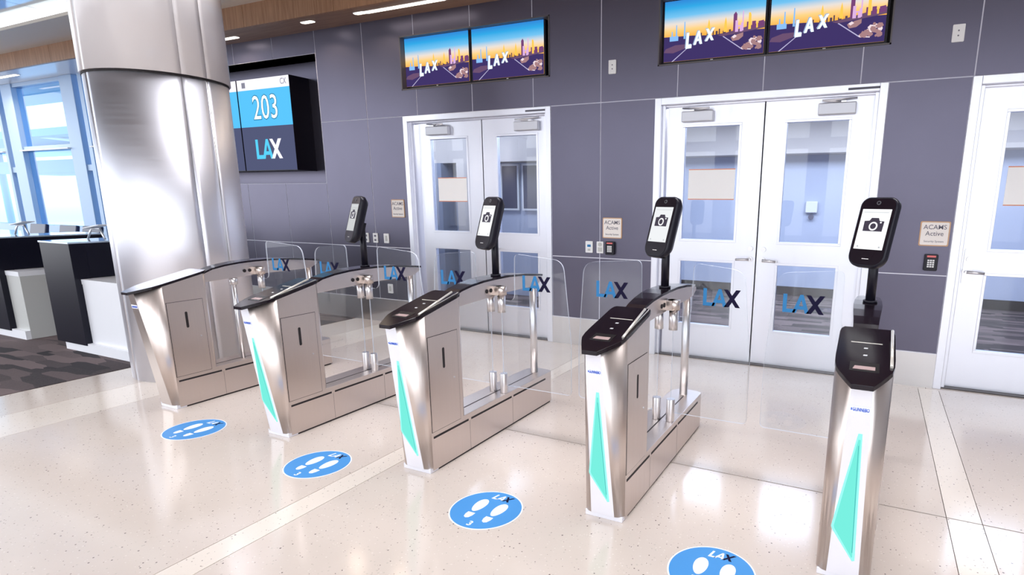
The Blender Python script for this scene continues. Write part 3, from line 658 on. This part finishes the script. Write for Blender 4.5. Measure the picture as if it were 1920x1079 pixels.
# ------------------------------------------------------------ turnstiles
YO = 2.4
KF = -.12/.855
def capz(y, d=0): return .985+.218*(y+2.813)+d      # underside of the cap at world y
NOSE = [(.035, -3.268), (.060, -3.215), (.078, -3.165), (.090, -3.12), (.099, -3.07), (.105, -3.01)]
def cut_body(bm, planes):
    for pc, pn in planes:
        r_ = bmesh.ops.bisect_plane(bm, geom=bm.verts[:]+bm.edges[:]+bm.faces[:], plane_co=pc, plane_no=pn, clear_outer=True)
        ed = [q for q in r_['geom_cut'] if isinstance(q, bmesh.types.BMEdge)]
        bmesh.ops.contextual_create(bm, geom=ed)
def turnstile(n, cx_, label, steel_cap=False, right=None, left=None, light=True, extra=False):
    o = empty('entry_gate', (cx_, -2.4, 0)); tag(o, label, 'turnstile', 'steel entry gates in a row')
    Y = lambda y: y+YO
    H = .105
    # cabinet: blunt nose at the foot, narrower and farther forward at the top
    rear = [(H, -2.812), (H-.006, -2.798), (H-.02, -2.79)]
    nb = [(.062, -3.133), (.078, -3.128), (.091, -3.120), (.100, -3.111), (H, -3.100)]
    nu = [(.036, -3.2525), (.056, -3.222), (.077, -3.185), (.096, -3.145), (H, -3.105)]
    full = lambda q: [(-x, y) for x, y in q]+q[::-1]
    lo_, up_ = full(nb+rear), full(nu+rear)
    b = MB().m(STEEL); bm = b.bm; A = []; B = []
    for (x, y), (x1, y1) in zip(lo_, up_):
        zt = capz(y1)
        A.append(bm.verts.new((x, Y(y), .028))); B.append(bm.verts.new((x1, Y(y1), zt)))
    k_ = len(A); b._tag([bm.faces.new(A[::-1]), bm.faces.new(B)])
    for i in range(k_):
        j = (i+1) % k_; f_ = bm.faces.new((A[i], A[j], B[j], B[i])); nose = min(abs(lo_[i][0]), abs(lo_[j][0])) < H-1e-4 and lo_[i][1] < -3 and lo_[j][1] < -3
        if i == k_-1: b.m(STEEL if steel_cap else FRONTM)._tag([f_]); b.m(STEEL)
        else:
            b._tag([f_]); f_.smooth = nose or (lo_[i][1] > -2.82 and lo_[j][1] > -2.82 and abs(lo_[i][0]-lo_[j][0]) < .05)
    # crisp crease between the front plate and the rounded cheeks
    cab = b.build('cabinet', None, o)
    # base
    rear_end = [(H, -1.735), (H-.012, -1.722), (.06, -1.708), (.0, -1.700), (-.06, -1.712), (-.092, -1.75), (-H, -1.82)]
    pts = [(-H-.0003, -2.835), (H+.0003, -2.835)]+rear_end
    MB().prism([(x, Y(y)) for x, y in pts], (.012, .25), 'z').build('base', STEEL, o, bevel=.002)
    MB().prism([(x*.94, Y(y)*.985) for x, y in ([(-H, -3.06), (H, -3.06)]+rear_end)], (0, .03), 'z').build('plinth', DARK, o)
    MB().box(-.078 if False else -.1, .1, Y(-3.122), Y(-3.05), 0, .030).build('foot_plate', FRONTM, o, bevel=.003)
    MB().box(-H+.001, H-.001, Y(-3.098), Y(-2.83), .012, .0285).build('base_skirt', STEEL, o)
    MB().box(.012, .018, Y(-2.79), Y(-1.86), .2495, .2515).build('glass_slot', DARK, o)
    # side details
    for s_ in (1, -1):
        xa, xb = (H-.001, H+.0012) if s_ > 0 else (-H-.0012, -H+.001)
        for y0, y1 in ((-3.084, -2.765), (-2.738, -2.285), (-2.262, -1.822)):
            MB().box(xa, xb, Y(y0), Y(y1), .203, .216).build('vent_slot', DARK, o)
        for yy in (-2.752, -2.2735):
            MB().box(xa, xb-.0006*s_ if s_ > 0 else xb, Y(yy)-.001, Y(yy)+.001, .013, .20).build('panel_seam', mat('seam', (.20, .18, .17), .5, .8), o)
    dr = MB().m(DARK).box(H-.001, H+.0008, Y(-3.096), Y(-2.838), .241, .801).build('access_door', None, o)
    MB().box(H, H+.0022, Y(-3.093), Y(-2.841), .244, .798).build('door_skin', STEEL, dr)
    MB().prism([(Y(-2.969)+a, .658+c) for a, c in rrect(.018, .122, .0088)], (H+.002, H+.0032), 'x').build('handle_slot', DARK, dr)
    MB().tube((H+.002, Y(-2.884), .52), (H+.006, Y(-2.884), .52), .0055, n=10).build('lock_screw', POLISH, dr)
    # front light and label
    fy = lambda z: Y(-3.133)+KF*(z-.03)
    def front_poly(pts, d0, d1, name, material, par=o):
        b_ = MB(); bm = b_.bm
        A = [bm.verts.new((x, fy(z)-d1, z)) for x, z in pts]; B = [bm.verts.new((x, fy(z)-d0, z)) for x, z in pts]
        bm.faces.new(A); bm.faces.new(B[::-1]); k = len(pts)
        for i in range(k): bm.faces.new((A[i], B[i], B[(i+1) % k], A[(i+1) % k]))
        return b_.build(name, material, par)
    if light:
        le = front_poly([(.004, .69), (-.060, .258), (-.056, .245), (.030, .108), (.040, .112), (.018, .69)], 0, .0012, 'light_edge', CYANE)
        le.name = 'front_light'
        front_poly([(.006, .665), (-.050, .262), (-.047, .25), (.027, .125), (.030, .128), (.014, .665)], .001, .002, 'light_panel', CYAN, le)
        front_poly([(.008, .64), (.010, .64), (.029, .15), (.0265, .15)], .002, .0025, 'light_seam', mat('teal_seam', (.02, .30, .30), .4), le)
    lb = front_poly([(-.036, .777), (.036, .777), (.036, .803), (-.036, .803)], 0, .001, 'maker_label', mat('label_white', (.80, .82, .92), .4))
    text('GUNNEBO', .0205, mat('label_blue', (.03, .10, .50), .4), lb, (.004, fy(.79)-.0022, .790), rot=(PI/2-.14, 0, 0), bold=.0004, sx=.58)
    front_poly([(-.031, .785), (-.027, .785), (-.027, .795), (-.031, .795)], .001, .0016, 'label_mark', MATS['label_blue'], lb)
    # cap
    CN = [(.037, -3.292), (.062, -3.245), (.085, -3.198), (.099, -3.165), (.106, -3.12), (.108, -3.06)]
    CR = [(.108, -2.83), (.104, -2.80), (.092, -2.78)]
    co_ = CN+CR; co_ = [(-x, y) for x, y in co_]+co_[::-1]
    b = MB(); bm = b.bm
    lowv = [bm.verts.new((x, Y(y), capz(y, -.0))) for x, y in co_]; upv_ = [bm.verts.new((x, Y(y), capz(y, .019))) for x, y in co_]
    b.m(BLACKP); k = len(co_)
    b._tag([bm.faces.new(lowv[::-1])]); b._tag([bm.faces.new((lowv[i], lowv[(i+1) % k], upv_[(i+1) % k], upv_[i])) for i in range(k)])
    if steel_cap: b.m(mat('pale_cap', (.80, .79, .84), .25, .9))
    b._tag([bm.faces.new(upv_)])
    cap = b.build('top_cap', None, o, bevel=.0015)
    def cap_poly(pts, name, material, d0=.019, d1=.0205, par=cap):
        b_ = MB(); bm = b_.bm
        A = [bm.verts.new((x, Y(y), capz(y, d1))) for x, y in pts]; B = [bm.verts.new((x, Y(y), capz(y, d0))) for x, y in pts]
        bm.faces.new(A); bm.faces.new(B[::-1]); q = len(pts)
        for i in range(q): bm.faces.new((A[i], B[i], B[(i+1) % q], A[(i+1) % q]))
        return b_.build(name, material, par)
    if not steel_cap:
        cap_poly([(-.058, -2.936), (.060, -2.936), (.060, -2.932), (-.058, -2.932)], 'guide_line', mat('guide_line', (.62, .58, .52), .4))
        cap_poly([(-.052, -3.185), (.052, -3.185), (.052, -3.112), (-.052, -3.112)], 'scanner_recess', mat('scanner_recess', (.004, .003, .004), .3))
        cap_poly([(-.040, -3.172), (.038, -3.172), (.038, -3.146), (-.034, -3.146)], 'scanner_window', mat('scanner_window', (.42, .30, .29), .25), .0205, .0215)
        for yy in (-2.985, -3.049): cap_poly([(-.008, yy-.004), (.006, yy-.004), (.008, yy+.004), (-.006, yy+.004)], 'cap_mark', mat('cap_mark', (.65, .65, .66), .4))
        # slanted document rail along the right edge
        xr = .094
        b = MB(); zz = lambda y: capz(y, .02)
        b.m(glass('rail_glass', (.8, .8, .85), .9, .05, 1.4) if 'rail_glass' not in MATS else MATS['rail_glass'])
        b.prism([(Y(-3.13), zz(-3.13)), (Y(-2.80), zz(-2.80)), (Y(-2.855), 1.018)], (xr-.0015, xr+.0015), 'x')
        b.m(mat('rail_metal', (.85, .80, .72), .3, .6))
        b.tube((xr, Y(-3.135), zz(-3.135)+.003), (xr, Y(-2.855), 1.022), .006, n=12).tube((xr, Y(-3.135), zz(-3.135)+.003), (xr, Y(-2.80), zz(-2.80)+.003), .003, n=10)
        b.build('document_rail', None, o)
    # arm
    prof_t = [(-2.80, .962), (-2.70, 1.000), (-2.60, 1.018), (-2.48, 1.030), (-2.36, 1.034), (-2.2, 1.033), (-2.0, 1.020), (-1.86, 1.004), (-1.735, .985)]
    prof_b = [(-1.735, .965), (-1.80, .935), (-1.9, .926), (-2.0, .927), (-2.2, .928), (-2.5, .918), (-2.80, .908)]
    MB().prism([(Y(y), z) for y, z in prof_t+prof_b], (-.055, .038), 'x').build('arm', STEEL, o, bevel=.002)
    tp = [(y, z) for y, z in prof_t[:-1]]+[(-1.70, .984)]
    b = MB(); bm = b.bm
    ws = [.05, .052, .056, .062, .066, .064, .058, .05, .03]
    rows = []
    for (y, z), w_ in zip(tp, ws):
        rows.append([bm.verts.new((-.0085+s_*w_, Y(y), z+dz)) for s_, dz in ((-1, -.001), (1, -.001), (1, .013), (-1, .013))])
    for i in range(len(rows)-1):
        for j in range(4): bm.faces.new((rows[i][j], rows[i][(j+1) % 4], rows[i+1][(j+1) % 4], rows[i+1][j]))
    bm.faces.new(rows[0]); bm.faces.new(rows[-1][::-1])
    b.build('arm_cover', BLACKP, o)
    MB().tube((.0, Y(-1.81), .25), (.0, Y(-1.81), .945), .027, n=28).build('end_post', POLISH, o)
    for yy in (-2.44, -2.395): MB().tube((.036, Y(yy), .965), (.042, Y(yy), .965), .0135, n=20).build('sensor', DARK, o)
    if extra:
        MB().tube((.03, Y(-2.535), .25), (.03, Y(-2.535), .90), .017, n=20).tube((.03, Y(-2.535), .865), (.03, Y(-2.535), .915), .03, n=20).build('support_rod', POLISH, o)
    # hinges and glass leaves
    def hinge(x, housing):
        MB().tube((x, Y(-2.33), .2505), (x, Y(-2.33), .388), .026, n=24).build('lower_hinge', POLISH, o, bevel=.001)
        u = MB().tube((x, Y(-2.33), .812), (x, Y(-2.33), .93), .026, n=24).build('upper_hinge', POLISH, o)
        if housing:
            b_ = MB().tube((x, Y(-2.33), .93), (x, Y(-2.33), .988), .036, n=28)
            b_.box(.03, x, Y(-2.366), Y(-2.294), .93, .988); b_.build('hinge_housing', STEEL, u)
        else: MB().tube((x, Y(-2.33), .92), (x, Y(-2.33), .94), .03, n=24).build('hinge_collar', STEEL, u)
    def rnd(pts_r):
        """polygon with rounded corners: list of (x, z, r)"""
        out = []; n_ = len(pts_r)
        for i in range(n_):
            x, z, r_ = pts_r[i]; p_ = Vector((x, z)); a = Vector(pts_r[i-1][:2]); c = Vector(pts_r[(i+1) % n_][:2])
            if r_ == 0: out.append((x, z)); continue
            d1_, d2_ = (a-p_).normalized(), (c-p_).normalized(); ang = d1_.angle(d2_); t = min(r_/math.tan(ang/2), (a-p_).length*.49, (c-p_).length*.49)
            q1, q2 = p_+d1_*t, p_+d2_*t
            for k_ in range(9):
                u_ = k_/8; out.append(tuple(q1*(1-u_)**2+p_*2*u_*(1-u_)+q2*u_**2))
        return out
    def gleaf(sgn, hx, inner, outer_top, outer, up_in):
        pts = [(hx, .305, 0), (sgn*outer, .305, .03), (sgn*outer, .66, .5), (sgn*outer_top, 1.178, .085), (sgn*up_in, 1.207, .035), (sgn*(up_in-.006), .895, .06), (hx, .895, .0)]
        P = rnd(pts)
        if sgn > 0: P = P
        b_ = MB().m(GLASSL); b_.prism([(x, z) for x, z in P], (Y(-2.335), Y(-2.325)), 'y', side_mat=GEDGE)
        g_ = b_.build('glass_leaf', None, o, recalc=True)
        if sgn > 0: lax(g_, .246, .972, .098, .208, Y(-2.3355), LAXB, NAVY)
        else: lax(g_, -.418, .972, .098, .208, Y(-2.3355), LAXB, NAVY)
    if right: hinge(.075, True); gleaf(1, .075, .16, right-.055, right, .185)
    if left: hinge(-.012, False); gleaf(-1, -.012, -.10, left-.035, left, .128)
    return o
turnstile(1, -3.104, 'first steel entry gate, leftmost, plain pale top, no face scanner, beside the column', steel_cap=True, right=.66, light=False, extra=True)
turnstile(2, -1.888, 'second steel entry gate from the left with a black top', right=.62, left=.50)
turnstile(3, -.699, 'middle steel entry gate of five with cyan front light', right=.598, left=.505)
turnstile(4, .494, 'fourth steel entry gate from the left, cyan front light facing the blue floor circles', right=.525, left=.54)
turnstile(5, 1.590, 'rightmost steel entry gate, nearest the camera, seen from its narrow front', left=.495)

# ------------------------------------------------------------ face scanners on poles
def scanner(cx_, xs_, z_, yaw, label, dim=1.0):
    o = empty('face_scanner', (cx_, -2.28, 1.047)); tag(o, label, 'face scanner', 'face scanners on the entry gates')
    MB().tube((0, 0, .0), (0, 0, .30), .0235, n=24).build('pole', BLACKM, o)
    MB().tube((0, 0, 0), (0, 0, .012), .034, n=24).build('pole_collar', BLACKM, o)
    tilt = .283
    T = Matrix.Translation((xs_-cx_, -2.375+2.28, z_-1.047)) @ Matrix.Rotation(-yaw, 4, 'Z') @ Matrix.Rotation(-tilt, 4, 'X')
    W, Hh = .188, .345; cz = -.012
    outline = rrect(W, Hh, (.045, .045, .06, .06), n=8, cz=cz)
    small = rrect(W-.03, Hh-.05, (.03, .03, .045, .045), n=8, cz=cz)
    b = MB(); bm = b.bm
    rings = []
    for pts, y in ((rrect(W-.012, Hh-.012, (.04, .04, .054, .054), n=8, cz=cz), .002), (outline, .010), (outline, .036), (small, .062)):
        rings.append([bm.verts.new(T @ Vector((a, y, c))) for a, c in pts])
    for i in range(len(rings)-1):
        n_ = len(rings[0])
        for j in range(n_):
            f_ = bm.faces.new((rings[i][j], rings[i][(j+1) % n_], rings[i+1][(j+1) % n_], rings[i+1][j])); f_.smooth = True
    bm.faces.new(rings[0]); bm.faces.new(rings[-1][::-1])
    h_ = b.build('housing', BLACKM, o)
    MB().prism(rrect(W-.02, Hh-.02, (.036, .036, .05, .05), n=8, cz=cz), (.0005, .0022), 'y', M=T).build('front_glass', BLACKP, o)
    MB().box(-.03, .03, .05, .095, -.12, -.02, M=T).build('mount', BLACKM, o)
    scr = MB().box(-.072, .072, -.0005, .0006, -.099, .099, M=T).build('screen', emission('scanner_screen_%.2f' % dim, (.86*dim, .88*dim, .90*dim), 1), o)
    DKI = mat('screen_icon', (.02, .012, .03), .5)
    ic = MB(); q = .018
    ic.prism([(-.048, -.022), (.048, -.022), (.050, .028), (.026, .030), (.019, .044), (-.016, .044), (-.024, .030), (-.049, .028)], (-.0012, -.0004), 'y', M=T @ Matrix.Translation((0, 0, .012)))
    ico = ic.build('camera_icon', DKI, scr)
    ring = MB(); pr = [(.0215*math.cos(2*PI*k/28), .015+.0215*math.sin(2*PI*k/28)) for k in range(28)]
    ring.m(emission('icon_white', (.88, .88, .9), 1)).prism(pr, (-.0018, -.0011), 'y', M=T)
    ring.m(DKI).prism([(x*.66, .015+(z-.015)*.66) for x, z in pr], (-.0024, -.0017), 'y', M=T)
    ring.m(MATS['icon_white']).prism([(.034+.0045*math.cos(k), .034+.0045*math.sin(k)) for k in [2*PI*i/12 for i in range(12)]], (-.0018, -.0011), 'y', M=T)
    ring.build('icon_lens', None, scr)
    GI = emission('icon_grey', (.45, .47, .5), 1)
    for sx_ in (-1, 1): MB().prism(rrect(.009, .008, .003, cx=sx_*.054, cz=-.086), (-.001, -.0004), 'y', M=T).build('corner_icon', GI, scr)
    MB().box(-.062, .062, -.001, -.0004, .081, .086, M=T).build('status_bar', emission('bar_grey', (.62, .64, .66), 1), scr)
    ln = MB(); ln.tube(T @ Vector((0, -.002, .130)), T @ Vector((0, .001, .130)), .010, n=24); l_ = ln.build('camera_lens', mat('lens_rim', (.10, .10, .11), .3), o)
    MB().tube(T @ Vector((0, -.0028, .130)), T @ Vector((0, -.002, .130)), .006, n=20).build('lens_glass', BLACKP, l_)
    MB().box(-.017, .017, .0002, .0012, -.147, -.144, M=T).build('light_strip', mat('pale_strip', (.75, .72, .70), .4), o)
    return o
scanner(-1.888, -1.872, 1.416, .42, 'leftmost black face scanner, on the second gate, with a dim greyish screen', .60)
scanner(-.699, -.692, 1.414, .40, 'black face scanner on the middle gate, in front of the left double door', .95)
scanner(.494, .489, 1.417, .50, 'black face scanner on the fourth gate with a bluish screen', .85)
scanner(1.590, 1.566, 1.418, .50, 'rightmost black face scanner with a bright white camera screen', 1.1)

# ------------------------------------------------------------ blue floor circles
def floor_decal(x, y, label):
    o = empty('floor_marker', (x, y, 0)); tag(o, label, 'floor sticker', 'blue floor circles in the lanes')
    MB().prism([(.187*math.cos(2*PI*k/64), .187*math.sin(2*PI*k/64)) for k in range(64)], (.0002, .0010), 'z').build('white_rim', WHITED, o)
    MB().prism([(.180*math.cos(2*PI*k/64), .180*math.sin(2*PI*k/64)) for k in range(64)], (.0010, .0014), 'z').build('blue_disc', BLUED, o)
    def blob(pts, name='footprint'): MB().prism(pts, (.0014, .0018), 'z').build(name, WHITED, o)
    def ell(cx_, cy_, rx, ry, rot, k=.12, n=26):
        out = []
        for i in range(n):
            a = 2*PI*i/n; px_, py_ = rx*math.cos(a)*(1+k*math.sin(a)), ry*math.sin(a)
            out.append((cx_+px_*math.cos(rot)-py_*math.sin(rot), cy_+px_*math.sin(rot)+py_*math.cos(rot)))
        return out
    blob(ell(-.053, .022, .031, .063, .03)); blob(ell(.064, .022, .031, .063, -.03))
    for xx, yy in ((-.049, -.078), (.060, -.078)):
        blob([(xx+a, yy+c) for a, c in ((-.020, .024), (.022, .024), (.021, .0), (.014, -.022), (.0, -.030), (-.014, -.022), (-.021, .0))], 'heel_print')
    T = Matrix.Rotation(-PI/2, 4, 'X')
    for nm, polys, mm in (('letter', L_POLY, WHITED), ('letter', A_POLY, WHITED), ('letter', X_POLY, NAVY)):
        b = MB()
        for i, pl in enumerate(polys): b.prism([(-.042+a/2.1*.105+.012*c, .105+c*.048) for a, c in pl], (.0014, .0019+.0001*i), 'z')
        b.build(nm, mm, o)
    text('3', .055, WHITED, o, (.006, -.143, .0016), rot=(0, 0, 0), name='number', ext=.0003, bold=.0012)
floor_decal(-2.495, -3.30, 'blue floor circle with footprints, farthest left, before the first lane')
floor_decal(-1.29, -3.31, 'blue floor circle with footprints, second from left, before the second lane')
floor_decal(-.08, -3.305, 'blue floor circle with footprints between the middle and fourth gates')
floor_decal(1.085, -3.31, 'blue floor circle cut by the lower picture edge, beside the rightmost gate')

# ------------------------------------------------------------ counters at left
def counter(x, label, wr):
    o = empty('gate_counter', (x, -2.5, 0)); tag(o, label, 'counter')
    MB().box(.18, wr, 0, .95, .004, .70).build('white_cabinet', PODG if wr < 1 else PODW, o)
    MB().box(.18, wr, -.005, .96, .70, .75).build('worktop', PODW, o)
    MB().box(.13, wr, -.045, .0, .004, .10).build('plinth', PODW, o)
    MB().box(0, .56, -.055, .08, .08, 1.10).build('front_panel', PODB, o, bevel=.002)
    MB().box(0, .56, .08, .95, .755, 1.10).build('upper_panel', PODB, o)
    MB().box(-.01, .565, -.06, .96, 1.10, 1.115).build('glass_top', mat('counter_glass', (.55, .66, .78), .08, .3, coat=.5), o)
    st = empty('document_stand', (x+.30, -2.2, 1.118)); tag(st, 'small chrome stand on the pale top of the counter '+('nearer the column' if wr > 1 else 'at the left edge'), 'stand')
    b = MB(); b.tube((-.16, 0, .004), (-.07, 0, .11), .010).tube((.16, 0, .004), (.10, 0, .11), .010).tube((-.07, 0, .11), (.10, 0, .11), .010).build('bent_legs', POLISH, st)
    MB().prism([(-.1, .11), (.2, .15), (.2, .158), (-.1, .118)], (-.06, .06), 'y').build('plate', PODW, st)
    return o
counter(-6.05, 'black and white service counter, nearer the column, with a pale glass top', 1.40)
counter(-7.62, 'black and white service counter at the left edge of the view', .86)
def seat(x, y, rz, label):   # tall upholstered chair
    o = empty('lounge_seat', (x, y, .004), rz); tag(o, label, 'chair', 'dark lounge seats behind the counters')
    MB().box(-.27, .27, -.26, .24, .55, .62).build('seat', SEATB, o, bevel=.015)
    MB().prism([(.20, .60), (.27, .60), (.36, 1.12), (.31, 1.13)], (-.24, .24), 'x').build('backrest', SEATB, o, bevel=.012)
    for s_ in (-1, 1):
        MB().box(s_*.30-.02, s_*.30+.02, -.25, .22, .78, .81).box(s_*.30-.015, s_*.30+.015, -.02, .02, .58, .78).build('armrest', POLISH, o)
        MB().tube((s_*.24, -.22, 0), (s_*.24, -.20, .56), .014, n=10).build('leg', POLISH, o); MB().tube((s_*.24, .22, 0), (s_*.24, .2, .56), .014, n=10).build('leg', POLISH, o)
for x, y, lb in ((-10.4, -1.15, 'dark navy chair behind the left counter, at the left edge'), (-9.5, -1.15, 'dark navy chair in the gap between the two counters'), (-8.85, -1.15, 'dark navy chair behind the nearer counter, left of its chrome stand'), (-7.75, -1.15, 'dark navy chair beside the column, behind the nearer counter')):
    seat(x, y, 0, lb)
